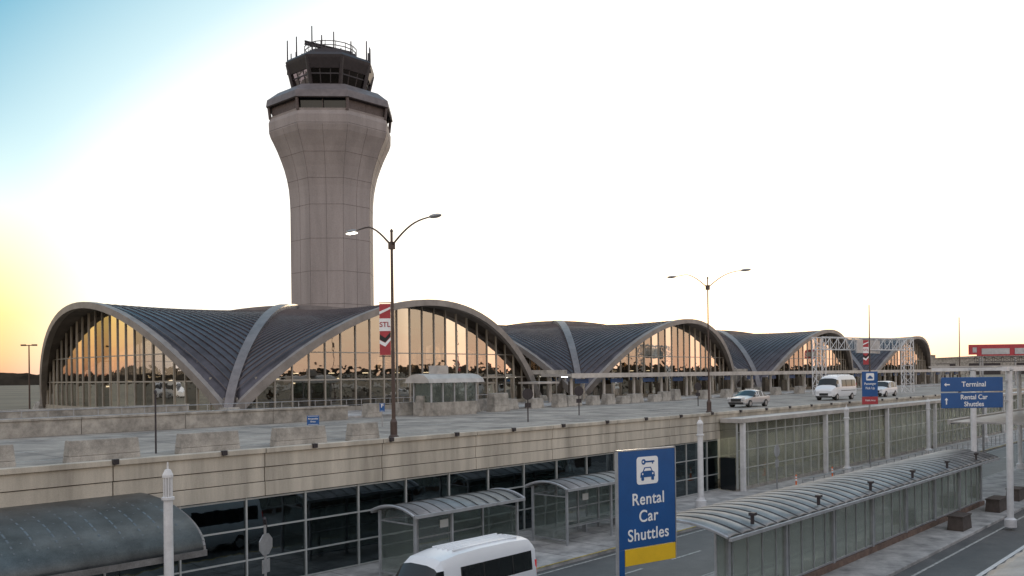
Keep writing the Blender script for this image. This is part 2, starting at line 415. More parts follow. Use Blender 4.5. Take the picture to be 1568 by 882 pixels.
for k in range(8):
    a=TO+k*math.pi/4
    m.tube(q(rr(53),a,zy(155)),q(rr(64),a,zy(109)),.3,n=6)
    for fr in (.33,.67):
        p0=Vector(q(rr(53),a,zy(144))).lerp(Vector(q(rr(53),a+math.pi/4,zy(144))),fr); p1=Vector(q(rr(63.5),a,zy(109))).lerp(Vector(q(rr(63.5),a+math.pi/4,zy(109))),fr); m.tube(p0,p1,.1,n=4)
    p0=q(rr(57),a,zy(131)); p1=q(rr(57),a+math.pi/4,zy(131)); m.tube(p0,p1,.12,n=4)
m.make('cab_mullions',DARKM,tw)
M().lathe(0,0,[(rr(61),zy(124)),(rr(66),zy(110)),(rr(67),zy(106)),(rr(62),zy(101)),(rr(44),zy(97)),(rr(42),zy(89)),(rr(30),zy(86))],8,TO).make('cab_roof',DARKM,tw)
m=M()
for x,y0,y1,dy in [(-66,104,62,0),(-63,104,78,1),(-58,104,72,2),(-47,96,64,-2),(-44,96,82,0),(-36,90,68,2),(-26,86,44,-1),(-19,86,54,2),(-30,86,60,1),(3,86,45,1),(-9,86,62,-2),(12,86,66,2),(27,90,70,2),(55,105,64,0),(58,106,70,1),(62,106,80,-1),(35,92,72,-2),(61,104,90,-2)]:
    m.tube((x*S_,dy,zy(y0)-1),(x*S_,dy,zy(y1)),.13,.09,n=5)
for y in (90,83,77):
    n=16
    for i in range(n):
        a=2*math.pi*i/n; b=2*math.pi*(i+1)/n; R=3.8; m.tube((R*math.cos(a),R*math.sin(a),zy(y)),(R*math.cos(b),R*math.sin(b),zy(y)),.07,n=4)
for i in range(16):
    a=2*math.pi*i/16; m.tube((3.8*math.cos(a),3.8*math.sin(a),zy(93)),(3.8*math.cos(a),3.8*math.sin(a),zy(77)),.06,n=4)
m.make('antennas_and_railing',DARKM,tw)
m=M(); m.tube((0,0,zy(88)),(0,0,zy(78)),.35,n=8)
a=Vector((-3.6,-1,zy(70))); b=Vector((3.0,1,zy(81))); m.tube(a,b,.24,n=6); m.tube(a+Vector((0,0,.35)),b+Vector((0,0,.35)),.12,n=6); m.box(-.6,.6,-.6,.6,zy(83),zy(79))
m.make('radar_antenna',DARKM,tw)
# ------------------------------------------------------------ street lamps
def banner(P,z0,sgn=-1):
    B=bpy.data.objects.new('banner',None); sc.collection.objects.link(B); B.parent=P; B.location=(0,0,z0); B.rotation_euler=(0,0,-A+math.radians(-4))
    M().tube((0,0,-.05),(-.66,0,-.05),.025).tube((0,0,2.5),(-.66,0,2.5),.025).make('banner_arms',POLE,B)
    M().box(-.63,-.1,-.01,.01,0,2.45).make('banner_cloth',RED,B)
    M().box(-.635,-.095,-.016,.016,1.15,1.75).ext([(-.63,.55),(-.36,.4),(-.1,.7),(-.1,.85),(-.36,.58),(-.63,.72)],-.016,.016).ext([(-.63,1.95),(-.1,2.2),(-.1,2.3),(-.63,2.08)],-.016,.016).make('banner_white_band',WHITE,B)
    M().ext([(-.63,.75),(-.36,.6),(-.1,.9),(-.1,1.1),(-.36,.82),(-.63,1.0)],-.017,.017).make('banner_black_wave',BLK,B)
    txt('STL',.34,(-.365,-.03,1.45),B,RED,.004)
def lamp(u,v,ban=False,base=DK,H=9.9,lit=True,rs_=1.0):
    P=grp('street_lamp',u,v,base)
    m=M(); m.tube((0,0,0),(0,0,H),.1*rs_,.06*rs_,12); m.lathe(0,0,[(.24,0),(.24,.12),(.17,.2),(.17,.8),(.11,.95)],12)
    m.lathe(0,0,[(.1,H),(.03,H+.12)],8); m.box(-.12,.12,-.12,.12,H-.85,H-.5)
    for sgn in (1,-1):
        pts=[];rs=[]
        for i in range(11):
            t=i/10; y=sgn*(.05+2.7*t); z=(H-.65)+(1.0*(t*1.0) if sgn<0 else 1.1*math.sin(min(1,t*1.35)*math.pi/2)*1.0-.25*max(0,t-.6)) + (.28*math.sin(t*math.pi) if sgn<0 else 0)
            pts.append((0,y,z)); rs.append((.05-.018*t)*rs_)
        m.path(pts,rs,8)
        zt=pts[-1][2]
        h=M(); c=sgn*3.05
        def ell(a,b,c=c,z=zt):
            th=a*math.pi; ph=b*2*math.pi; return (.16*math.sin(th)*math.cos(ph), c+.40*math.cos(th), z+.10*math.sin(th)*math.sin(ph))
        h.grid(ell,8,12); h.make('lamp_head',GALV,P,True)
        if sgn>0 and lit: M().box(-.12,.12,2.75,3.35,zt-.12,zt-.07).make('lit_lens',LIT,P)
    m.make('pole_and_arms',POLE,P)
    if ban: banner(P,4.0)
    return P
lamp(27.5,32.4,True); lamp(57.8,32.6,lit=False,rs_=.75)
for u in (90,121):
    P=grp('banner_pole',u,32.6,DK); M().tube((0,0,0),(0,0,9.6),.085,.045,10).lathe(0,0,[(.2,0),(.2,.15),(.13,.25),(.13,.8),(.09,.9)],10).make('pole',POLE,P)
    if u==90: banner(P,3.6)
P=grpxy('street_lamp',-43.8,80,DK)
m=M(); m.tube((0,0,0),(0,0,6.2),.08,.05,8); m.tube((-.5,0,6.15),(.5,0,6.15),.04); m.box(-.7,-.3,-.12,.12,6.1,6.24); m.box(.3,.7,-.12,.12,6.1,6.24); m.make('pole_and_heads',POLE,P)
# ------------------------------------------------------------ barriers
def barrier(u,v,l=2.6,h=.8,w=.3,z=DK,r=0):
    m=M(); m.frus(l/2,0,0,h*.3,l/2,w,l/2-.01,w*.92); m.frus(l/2,0,h*.3,h,l/2-.01,w*.92,l/2-.06,w*.7)
    solo(m.make('concrete_barrier',CONC2,bevel=.03),u,v,z,A+r)
for u in (4.2,8.4,12.7,17.0,21.3,25.3): barrier(u,33.0+random.uniform(-.1,.1),2.6 if u<25 else 1.6,.82,.3,DK,random.uniform(-.02,.02))
u=40.5
while u<85:
    l=random.choice([1.3,1.6,2.0]); barrier(u,50.6+random.uniform(-.5,.5),l,random.choice([.75,.9,1.0,1.2]),.45,DK,random.uniform(-.05,.05)); u+=l+random.uniform(.5,1.8)
for u in (88,93,99,106,113,121,130): barrier(u,50.6,1.6,1.0,.45)
for u,v in ((44,49),(46.8,48.9),(52,49.2)): barrier(u,v,1.8,1.5,.5)
W1=M(); 
for i in range(13): W1.box(-40+i*6.0,-34.03+i*6.0,49.6,49.95,-3.0,-2.15); W1.box(-40+i*6.0,-34.03+i*6.0,49.52,50.03,-2.147,-2.02)
solo(W1.make('parapet_wall',CONC2,bevel=.02),0,0,0)
solo(M().box(-50,32.5,62.5,62.9,-3.1,-2.0).box(-50,32.5,62.42,62.98,-1.997,-1.9).make('perimeter_wall',CONC2),0,-1,0)
rl=M()
for i in range(30): rl.tube((18+i*1.5,57,-2.86),(18+i*1.5,57,-1.85),.03,n=5)
for z in (-1.85,-2.3): rl.tube((18,57,z),(61.5,57,z),.03,n=6)
solo(rl.make('metal_railing',GALV),0,0,0)
P=grp('utility_cabinet',13.5,52,DK); M().frus(0,0,0,1.5,.5,.35,.5,.35).frus(0,0,1.5,1.58,.55,.4,.5,.35).make('housing',GRAYM,P,bevel=.02); M().box(-.42,.42,-.37,-.355,.15,1.4).make('door',GALV,P)
# ------------------------------------------------------------ booth
P=grp('kerbside_check_in_booth',46.6,48.8,DK)
M().box(-2.4,2.4,-1.0,1.0,.0,1.0).make('booth_base',CONC2,P)
m=M(); 
for x in (-2.35,-1.2,0,1.2,2.35):
    for y in (-.95,.95): m.box(x-.05,x+.05,y-.05,y+.05,1,2.45)
m.make('booth_frame',GRAYM,P)
M().box(-2.3,2.3,-.9,-.88,1.0,2.4).box(-2.3,2.3,.88,.9,1.0,2.4).box(-2.32,-2.3,-.9,.9,1,2.4).make('booth_glazing',GREEN,P)
m=M(); m.extx([(-1.35,2.45),(-1.2,2.75),(-.7,3.02),(0,3.12),(.7,3.02),(1.2,2.75),(1.35,2.45)],-2.9,2.9); m.make('booth_curved_roof',LEDGE,P)
M().box(-.6,.5,.2,1.2,3.05,3.75).make('roof_vent',LEDGE,P)
# ------------------------------------------------------------ small sign posts on deck
def roundpost(u,v):
    P=grp('road_sign',u,v,DK); P.rotation_euler=(0,0,math.radians(20))
    m=M(); m.tube((0,0,0),(0,0,2.1),.04,n=8); m.make('post',DARKM,P)
    m=M(); m.tube((0,-.03,1.75),(0,.03,1.75),.36,n=16); m.make('round_plate',DARKM,P)
    M().box(-.2,.2,-.02,.02,.9,1.2).make('small_plate',DARKM,P)
roundpost(42,36.5); roundpost(50.5,39); roundpost(69,40)
def bluesign(name,u,v,w,h,z0,lines,base=DK,rot=math.radians(10),size=.12):
    P=grp(name,u,v,base,rot); M().tube((0,.03,0),(0,.03,z0+h),.035,n=8).make('post',GALV,P)
    M().box(-w/2,w/2,-.02,.0,z0,z0+h).make('panel',BLUE,P,bevel=.01)
    M().box(-w/2+.04,w/2-.04,-.024,-.0225,z0+.03,z0+.045).box(-w/2+.04,w/2-.04,-.024,-.0225,z0+h-.045,z0+h-.03).make('border',WHITE,P)
    for i,t in enumerate(lines): txt(t,size,(0,-.03,z0+h-.17-size*1.2*i),P,WHITE)
bluesign('parking_sign',27.0,38.2,.62,.5,.5,['Accessible','Entry']); bluesign('parking_sign',33.5,40.5,.3,.5,.9,['P'],size=.3)
P=grp('utility_post',16.7,34.3,DK); M().tube((0,0,0),(0,0,2.5),.035).lathe(0,0,[(.06,2.4),(.06,2.5),(.02,2.55)],8).make('post',DARKM,P)
# ------------------------------------------------------------ fluted columns along lower pavement
def column(u,v=28.0,top=-2.85,k=1.0):
    P=grp('white_light_column',u,v,SW); h=top-SW
    M().lathe(0,0,[(.34*k,0),(.34*k,.5),(.26*k,.55),(.19*k,.7),(.17*k,h-1.1),(.24*k,h-1.08),(.24*k,h-1.0),(.17*k,h-.98)],20).make('shaft',WPAINT,P,False)
    m=M()
    for i in range(10):
        a=i*math.pi/5; m.tube((.14*k*math.cos(a),.14*k*math.sin(a),h-1.0),(.14*k*math.cos(a),.14*k*math.sin(a),h-.35),.04*k,n=6)
    m.lathe(0,0,[(.2*k,h-.38),(.2*k,h-.3),(.11*k,h-.14),(.04*k,h-.12),(.025*k,h+.1)],16); m.lathe(0,0,[(.1*k,h-1),(.1*k,h-.3)],10)
    m.make('fluted_cap',WPAINT,P)
column(13.3,26.55,-2.72,.82)
for u in (48.5,72,93,114,136): column(u)
# ------------------------------------------------------------ barrel canopy left
P=grp('arched_entrance_canopy',0,0,0)
def cz(t): return (31.15-4.3*math.sin(t*math.pi/2) , -5.62+1.45*math.cos(t*math.pi/2))
rf=M(); rf.grid(lambda a,b:(-12+26.6*a,)+cz(b),2,24); 
o=rf.make('curved_roof',CANOD,P,True); sd=o.modifiers.new('s','SOLIDIFY'); sd.thickness=.08; sd.offset=-1
m=M(); st=M(); n=0; x=-12
while x<=14.6:
    m.path([(x,cz(b/14)[0]-.02,cz(b/14)[1]+.05) for b in range(15)],.04,4,False)
    for b in (1.6,4.0,6.4,8.8,11.0):
        yv,zv=cz((b+(.0 if n%2 else 1.2))/12.5); st.lathe(x+.31,yv,[(.075,zv-.05),(.07,zv+.05),(.035,zv+.08)],8)
    x+=.62; n+=1
m.make('roof_battens',STUD,P); st.make('roof_studs',STUD,P)
m=M(); m.path([(14.65,cz(b/16)[0],cz(b/16)[1]-.02) for b in range(17)],.08,6); m.box(-12,14.7,26.72,26.88,-5.80,-5.6)
m.make('edge_trim',CANO,P)
m=M()
for x in (-6,0.6,7.2): m.tube((x,27.4,SW),(x,27.4,-5.7),.09,n=10)
for x in (-6,0.6,7.2,13.3): m.tube((x,27.0,-5.75),(x,31.2,-5.0),.06)
m.make('canopy_posts',GRAYM,P)
# ------------------------------------------------------------ bus shelters
def shelter(u0,u1,v0=26.6,v1=29.0,h=2.8):
    P=grp('bus_shelter',u0,v0,SW); L=u1-u0; D=v1-v0
    n=12
    def arc(b): 
        t=b*2-1; return (D/2+(D/2+.25)*t, h+.30*(1-t*t))
    rf=M(); rf.grid(lambda a,b:(-.25+(L+.5)*a,)+arc(b),1,n); o=rf.make('curved_roof',CANO,P,True); sd=o.modifiers.new('s','SOLIDIFY'); sd.thickness=.06
    m=M()
    for x in (-.25,L+.25): m.path([(x,)+arc(b/n) for b in range(n+1)],.06,6)
    m.box(-.25,L+.25,-.3,-.2,h-.1,h+.03); m.box(-.25,L+.25,D+.2,D+.3,h-.1,h+.03)
    k=max(3,round(L/1.9)); 
    for i in range(k+1):
        x=L*i/k
        for y in ((0,D) if i in (0,k) or i==k//2 else (D,)): m.box(x-.05,x+.05,y-.05,y+.05,0,h)
    for z in (.25,1.3,2.4): m.box(0,L,D-.03,D+.03,z-.025,z+.025)
    for x in (0,L):
        for z in (.25,2.4): m.box(x-.025,x+.025,0,D,z-.025,z+.025)
    m.make('frame',GRAYM,P)
    m=M()
    for x in [L*i/9 for i in range(0,10)]: m.path([(x,arc(b/8)[0],arc(b/8)[1]+.02) for b in range(9)],.02,4)
    m.make('roof_ribs',CANS,P)
    M().box(.05,L-.05,D-.01,D+.01,.3,h).box(-.01,.01,.1,D-.1,.3,2.4).box(L-.01,L+.01,.1,D-.1,.3,2.4).make('glass_panels',GREEN,P)
    b=M(); b.box(.6,L-.6,D-.65,D-.25,.42,.47)
    for x in (.9,L/2,L-.9): b.box(x-.04,x+.04,D-.6,D-.3,0,.42)
    b.make('bench',GRAYM,P)
    M().box(L*.55,L*.55+.5,D-.06,D-.035,1.6,1.95).make('notice',WHITE,P)
shelter(23.8,30.0,26.8,29.0); shelter(33.9,41.3,27.0,29.2)
P=grp('luggage_cart_row',37.2,29.9,SW)
m=M()
for i in range(7):
    x=i*.42; m.tube((x,0,.15),(x+.1,0,1.0),.02); m.tube((x,.5,.15),(x+.1,.5,1.0),.02); m.tube((x+.1,0,1.0),(x+.1,.5,1.0),.025); m.tube((x,0,.15),(x+.8,0,.12),.02); m.tube((x,.5,.15),(x+.8,.5,.12),.02); m.tube((x,0,.5),(x,.5,.5),.02)
m.make('cart_frames',GALV,P)
# ------------------------------------------------------------ glass lobby at right
P=grp('glass_lobby_building',0,0,0)
M().box(56.8,152,29.5,31.17,-3.62,-3.3).make('roof_slab',LEDGE,P,bevel=.02)
M().box(57,150,29.98,30.0,-8.2,-3.65).box(57,57.02,30.0,31.3,-8.2,-3.65).make('glazing',FROST,P)
m=M(); u=57.0; 
while u<150: m.box(u-.035,u+.035,29.9,30.03,-8.3,-3.63); u+=1.55
for z in (-8.25,-6.9,-5.6,-4.3): m.box(57,150,29.93,29.97,z-.03,z+.03)
m.make('mullions',MULD,P)
M().box(57,150,29.92,30.1,-8.46,-8.2).make('plinth',CONC2,P)
m=M(); u=57.2
while u<150: m.box(u,u+.32,29.55,29.85,-8.45,-3.63); u+=14.5
m.make('white_pilasters',WPAINT,P)
M().box(57,150,34.6,34.9,-8.44,-3.7).make('lobby_back_wall',LWALL,P)
m=M()
for i in range(30):
    m.box(58+i*3,60.4+i*3,31.8,31.95,-3.95,-3.88); m.box(58+i*3,60.4+i*3,34.5,34.58,-4.6,-4.5); m.box(58+i*3,60.4+i*3,33.3,33.45,-3.95,-3.88)
m.make('ceiling_lights',LITG,P)
m=M()
for i in range(11): m.box(59+i*8,59.5+i*8,33,33.5,-8.44,-3.7)
m.box(58.5,59.6,31.6,32.2,-8.44,-6.3)
for i in range(22): m.box(60+i*3.9,61.6+i*3.9,32.4,32.9,-8.44,-7.9)
m.make('lobby_columns_and_seats',COUNT,P)
M().box(56.95,57.0,30.1,31.25,-8.4,-6.1).make('entrance_door',CARG,P)
rl=M()
for i in range(40): rl.tube((58+i*1.8,25.6,0),(58+i*1.8,25.6,1.05),.03,n=5)
for z in (1.05,.55): rl.tube((58,25.6,z),(128.2,25.6,z),.03,n=5)
solo(rl.make('metal_railing',GALV),0,0,SW)
# ------------------------------------------------------------ island canopy
P=grp('curved_walkway_canopy',0,0,0)
c0,c1=26.3,60.5
def ic(b):
    t=b*2-1; return (15.8+1.62*t, -5.36+.26*(1-t*t)+.10*t)
rf=M(); rf.grid(lambda a,b:(c0+(c1-c0)*a,ic(b)[0],ic(b)[1]+.06*abs(math.sin(a*(c1-c0)/.9*math.pi))),340,12)
o=rf.make('corrugated_roof',CANO,P,True); sd=o.modifiers.new('s','SOLIDIFY'); sd.thickness=.05
m=M(); u=c0
while u<c1: m.path([(u,ic(b/10)[0],ic(b/10)[1]+.02) for b in range(11)],.03,5); u+=.9
m.make('roof_seams',CANS,P)
m=M(); m.path([(c0-.02,)+ic(b/14) for b in range(15)],.06,6)
m.box(c0,c1,14.06,14.16,-5.58,-5.47); m.box(c0,c1,17.4,17.5,-5.4,-5.26)
u=c0+1.6
while u<c1:
    m.box(u-.09,u+.09,15.0,15.18,SW,-5.2); m.path([(u,ic(b/10)[0],ic(b/10)[1]-.1) for b in range(11)],.045,6); u+=4.6
m.make('steel_frame',GRAYM,P)
M().box(c0+.8,c1-.3,15.09,15.11,-8.1,-5.55).make('glass_screen',SCREEN,P)
m=M(); u=c0+.8
while u<c1: m.box(u-.018,u+.018,15.06,15.14,-8.12,-5.52); u+=1.15
m.box(c0+.8,c1,15.05,15.15,-8.18,-8.1); m.box(c0+.8,c1,15.05,15.15,-5.56,-5.48); m.make('screen_mullions',GRAYM,P)
M().box(c0+.6,c1,14.95,15.25,SW,-8.2).make('brick_plinth',BRPL,P)
m=M(); u=c0+2
while u<c1: m.box(u,u+.09,14.3,14.4,-5.3,-4.98); m.box(u-.05,u+.2,14.25,14.45,-5.0,-4.9); u+=5.6
m.make('roof_floodlights',DARKM,P)
m=M(); u=c0+3
while u<c1: m.box(u,u+.5,16.2,16.3,-5.32,-5.28); u+=4.6
m.make('soffit_lights',LITW,P)
b=M(); u=c0+4
while u<c1-3:
    b.box(u,u+1.8,15.5,15.95,SW+.42,SW+.48); b.box(u+.2,u+.28,15.55,15.9,SW,SW+.42); b.box(u+1.5,u+1.58,15.55,15.9,SW,SW+.42); u+=5.5
b.make('benches',GRAYM,P)
# near canopy bottom right
P=grp('near_walkway_canopy',0,0,0)
rf=M(); rf.grid(lambda a,b:(12+30*a,6.5-2.6*b,-5.55+.35*math.sin(b*math.pi*.7)+.03*abs(math.sin(a*30/.5*math.pi*.5))),200,8); o=rf.make('roof',CANO,P,True); o.modifiers.new('s','SOLIDIFY').thickness=.06
m=M(); m.box(12,42,6.46,6.58,-5.68,-5.5)
for u in (14,20,26,32,38): m.tube((u,5.2,LO),(u,5.2,-5.4),.1,n=10)
m.make('frame',GRAYM,P)
m=M()
for i in range(20): m.lathe(13+i*1.5,6.60,[(.06,-5.70),(.06,-5.62)],8)
m.make('edge_lights',LITW,P)
# ------------------------------------------------------------ rental car sign
R35=math.radians(35)
P=grpxy('rental_car_shuttles_sign',3.06,26,0,R35)
M().box(0,2.35,-.05,.05,-5.23,-2.32).box(-.0,.24,-.049,.049,-8.45,-5.23).make('blue_panel',BLUE,P,bevel=.02)
M().box(.26,2.35,-.045,.045,-5.74,-5.25).make('yellow_panel',YEL,P,bevel=.01)
M().box(-.03,.0,-.06,.06,-8.45,-2.28).box(2.35,2.38,-.06,.06,-5.74,-2.28).box(-.03,2.38,-.06,.06,-2.318,-2.28).make('frame',GRAYM,P)
def rrect(x0,x1,z0,z1,r):
    pts=[]
    for cx,cz_,a in ((x1-r,z1-r,0),(x0+r,z1-r,90),(x0+r,z0+r,180),(x1-r,z0+r,270)):
        for k in range(5): t=math.radians(a+k*22.5); pts.append((cx+r*math.cos(t),cz_+r*math.sin(t)))
    return pts
ic2=M(); ic2.ext(rrect(.74,1.62,-3.35,-2.52,.1),-.058,-.051); ic2.make('icon_plate',WHITE,P)
b=M()
b.ext([(.88,-3.14),(.90,-3.0),(.98,-2.96),(1.05,-2.84),(1.31,-2.84),(1.38,-2.96),(1.46,-3.0),(1.48,-3.14)],-.066,-.059)
b.ext(rrect(.92,1.03,-3.24,-3.12,.03),-.0655,-.0595); b.ext(rrect(1.33,1.44,-3.24,-3.12,.03),-.0655,-.0595)
b.ext([(1.08,-2.70),(1.46,-2.70),(1.46,-2.65),(1.08,-2.65)],-.066,-.059); b.ext([(1.37,-2.75),(1.41,-2.75),(1.41,-2.70),(1.37,-2.70)],-.066,-.059)
b.tube((1.02,-.066,-2.675),(1.02,-.059,-2.675),.085,n=16)
b.make('car_and_key_icon',BLUE,P)
w=M(); w.ext([(1.02,-2.95),(1.08,-2.87),(1.28,-2.87),(1.34,-2.95)],-.069,-.0665); w.tube((.97,-.069,-3.04),(.97,-.0665,-3.04),.03,n=10); w.tube((1.39,-.069,-3.04),(1.39,-.0665,-3.04),.03,n=10); w.tube((1.0,-.069,-2.675),(1.0,-.0665,-2.675),.03,n=10); w.make('icon_cutouts',WHITE,P)
for t,z in (('Rental',-3.80),('Car',-4.32),('Shuttles',-4.86)): txt(t,.50,(1.2,-.06,z),P,WHITE,.0055,sp=1.06)
# passenger pick up sign
P=grp('passenger_pick_up_sign',80.6,29.2,SW,math.radians(12))
M().tube((0,.08,0),(0,.08,8.3),.09,.07,10).make('pole',GALV,P)
M().box(-.78,.78,-.04,.04,6.1,8.35).make('blue_panel',BLUE,P,bevel=.02); M().box(-.78,.78,-.04,.04,5.4,6.08).make('red_panel',RED,P)
M().ext(rrect(-.4,.4,7.55,8.2,.08),-.05,-.042).make('icon_plate',WHITE,P)
M().ext([(-.28,7.7),(-.25,7.82),(-.16,7.86),(-.1,7.98),(.1,7.98),(.16,7.86),(.25,7.82),(.28,7.7)],-.056,-.051).make('car_icon',BLUE,P)
txt('Passenger',.3,(0,-.05,7.25),P,WHITE,.004); txt('Pick Up',.3,(0,-.05,6.85),P,WHITE,.004); txt('Public Area',.22,(0,-.05,5.75),P,WHITE,.003)
# directional signs right
P=grpxy('directional_sign',23.1,46.6,0,math.radians(6))
M().box(-.45,3.0,-.05,.05,-1.17,-.42).box(-.45,3.0,-.05,.05,-2.05,-1.24).make('blue_panels',BLUE,P,bevel=.015)
M().box(-.2,3.8,.06,.16,-.7,-.6).box(-.2,3.8,.06,.16,-1.75,-1.65).make('mounting_rails',GRAYM,P)
txt('Terminal',.38,(1.35,-.06,-.8),P,WHITE,.005); txt('Rental Car',.35,(1.35,-.06,-1.48),P,WHITE,.005); txt('Shuttles',.35,(1.35,-.06,-1.85),P,WHITE,.005)
a=M(); 
a.ext([(-.32,-.8),(-.2,-.7),(-.2,-.77),(.0,-.77),(.0,-.83),(-.2,-.83),(-.2,-.9)],-.06,-.052); a.ext([(-.2,-1.5),(-.3,-1.62),(-.23,-1.62),(-.23,-1.85),(-.17,-1.85),(-.17,-1.62),(-.1,-1.62)],-.06,-.052); a.make('arrows',WHITE,P)
# covered walkway at right
P=grp('covered_walkway_structure',0,0,0)
m=M()
for (u,v) in ((52.8,11.8),(60,15.4),(66,11.8),(70,18),(80,11.8),(84,18),(94,12),(98,18),(52.8,9.6),(108,12),(112,18)):
    m.lathe(u,v,[(.30,SW),(.30,SW+.4),(.17,SW+.5),(.17,-.1),(.24,-.05),(.24,.1)],16)
m.make('white_columns',WPAINT,P)
m=M(); m.box(52,120,11.7,11.95,-.12,.12); m.box(66,120,17.85,18.1,-.12,.12); m.box(52,120,9.5,9.75,-.5,-.3)
for u in (60,68,76,84,92,100,108,116): m.box(u-.1,u+.1,12,17.8,-.10,.1)
m.make('roof_beams',WPAINT,P)
M().box(62,120,11.2,18.6,.13,.22).make('flat_roof',LEDGE,P)
m=M(); m.box(62,120,12.5,12.7,-3.6,-3.3); m.box(62,120,17.3,17.5,-3.6,-3.3); m.box(62,120,12.7,17.3,-3.5,-3.4)
for i in range(30):
    m.tube((62+i*2,12.6,-3.3),(62+i*2,12.6,-2.3),.03,n=5)
m.tube((62,12.6,-2.3),(120,12.6,-2.3),.04); m.tube((62,12.6,-2.8),(120,12.6,-2.8),.03)
for i in range(12):
    m.tube((62+i*4.6,12.55,-3.6),(64.3+i*4.6,12.55,-4.6),.05,n=5); m.tube((64.3+i*4.6,12.55,-4.6),(66.6+i*4.6,12.55,-3.6),.05,n=5)
m.tube((64.3,12.55,-4.6),(115,12.55,-4.6),.07)
m.make('upper_walkway_and_railing',GALV,P)
m=M()
for i in range(12): m.box(63+i*4.6,64+i*4.6,14.9,15.1,.0,.06)
m.make('soffit_lights',LITG,P)
def planter(u,v,l=1.6,w=.8,h=.7):
    m=M(); m.frus(0,0,0,h,l/2,w/2,l/2*.94,w/2*.9); m.frus(0,0,h,h+.08,l/2,w/2,l/2,w/2); solo(m.make('planter_box',PLB,bevel=.02),u,v,SW)
planter(50.5,13.7); planter(58.5,13.8,2.0); planter(64,14)
P=grp('litter_bin',46.5,29.3,SW); M().lathe(0,0,[(.28,0),(.3,.9),(.32,.92),(.24,1.1),(.1,1.15)],14).make('drum',DARKM,P,True); M().lathe(0,0,[(.305,.3),(.315,.34),(.305,.38)],14,0,False).make('band',GALV,P)
def marker(u,v):
    P=grp('road_marker_post',u,v,SW); M().lathe(0,0,[(.16,0),(.16,.06),(.06,.1),(.06,1.0),(.03,1.05)],10).make('orange_tube',ORNG,P); M().lathe(0,0,[(.065,.6),(.065,.75)],10,0,False).lathe(0,0,[(.065,.82),(.065,.92)],10,0,False).make('reflective_bands',WHITE,P)
marker(60.5,27.2); marker(67,27.2)
P=grp('bus_stop_sign',57,27,SW); M().tube((0,0,0),(0,0,3.4),.05).make('post',GALV,P); 
M().tube((0,-.03,3.0),(0,.0,3.0),.42,n=20).box(-.25,.25,-.03,0,1.9,2.4).make('plates',GRAYM,P)
P=grp('road_sign',16.4,26.0,SW,math.radians(70)); M().tube((0,0,0),(0,0,3.5),.045).make('post',GALV,P); M().tube((0,-.04,2.85),(0,-.01,2.85),.38,n=8).make('octagonal_plate',GALV,P); M().box(-.2,.2,-.04,-.01,1.9,2.35).make('plate',GALV,P); M().tube((-.15,-.1,3.75),(.2,.1,3.4),.05).make('bracket',DARKM,P)
# ------------------------------------------------------------ gantry
def lattice(m,p0,p1,w,n,r=.04):
    p0=Vector(p0);p1=Vector(p1); d=(p1-p0).normalized(); a=Vector((0,0,1)) if abs(d.z)<.9 else Vector((0,1,0)); x=d.cross(a).normalized()*w/2; y=d.cross(x).normalized()*w/2
    cs=[x+y,x-y,-x-y,-x+y]
    for c in cs: m.tube(p0+c,p1+c,r*1.5,n=5)
    for i in range(n):
        a0=p0.lerp(p1,i/n); a1=p0.lerp(p1,(i+1)/n)
        for j in range(4):
            c=cs[j]; e=cs[(j+1)%4]
            m.tube(a0+c,a1+e,r,n=4,cap=False); m.tube(a0+c,a0+e,r,n=4,cap=False)
P=grp('sign_gantry',106.4,44.7,DK); m=M(); lattice(m,(0,0,0),(0,0,7.2),1.2,6); lattice(m,(17,-5,0),(17,-5,7.2),1.2,6); lattice(m,(-.5,0,6.4),(17.5,-5,6.4),1.5,12); m.make('lattice_frame',WPAINT,P)
M().box(4,12,-3.2,-3.0,5.2,6.9).make('message_board',GRAYM,P)
P=grpxy('billboard',47.5,90,0,math.radians(-6)); M().tube((.6,.2,-8.5),(.6,.2,2.1),.1).tube((5,.2,-8.5),(5,.2,2.1),.1).make('legs',GALV,P); M().box(0,7,-.1,.1,1.35,2.25).make('board',RED,P); M().box(.4,3.1,-.13,-.105,1.5,2.1).box(3.6,6.5,-.13,-.105,1.5,2.1).make('board_graphics',GRAYM,P); m=M(); lattice(m,(0,.4,1.0),(7,.4,1.0),.5,8,.02); m.make('catwalk_truss',DARKM,P)
P=grpxy('billboard',84,158,0,math.radians(-6)); M().tube((0,.2,-8.5),(0,.2,4),.15).tube((6,.2,-8.5),(6,.2,4),.15).make('legs',GALV,P); M().box(-2,9,-.15,.15,2.6,4.4).make('board',RED,P); M().box(-1.4,8,-.18,-.155,3.0,3.9).make('board_graphics',GRAYM,P)
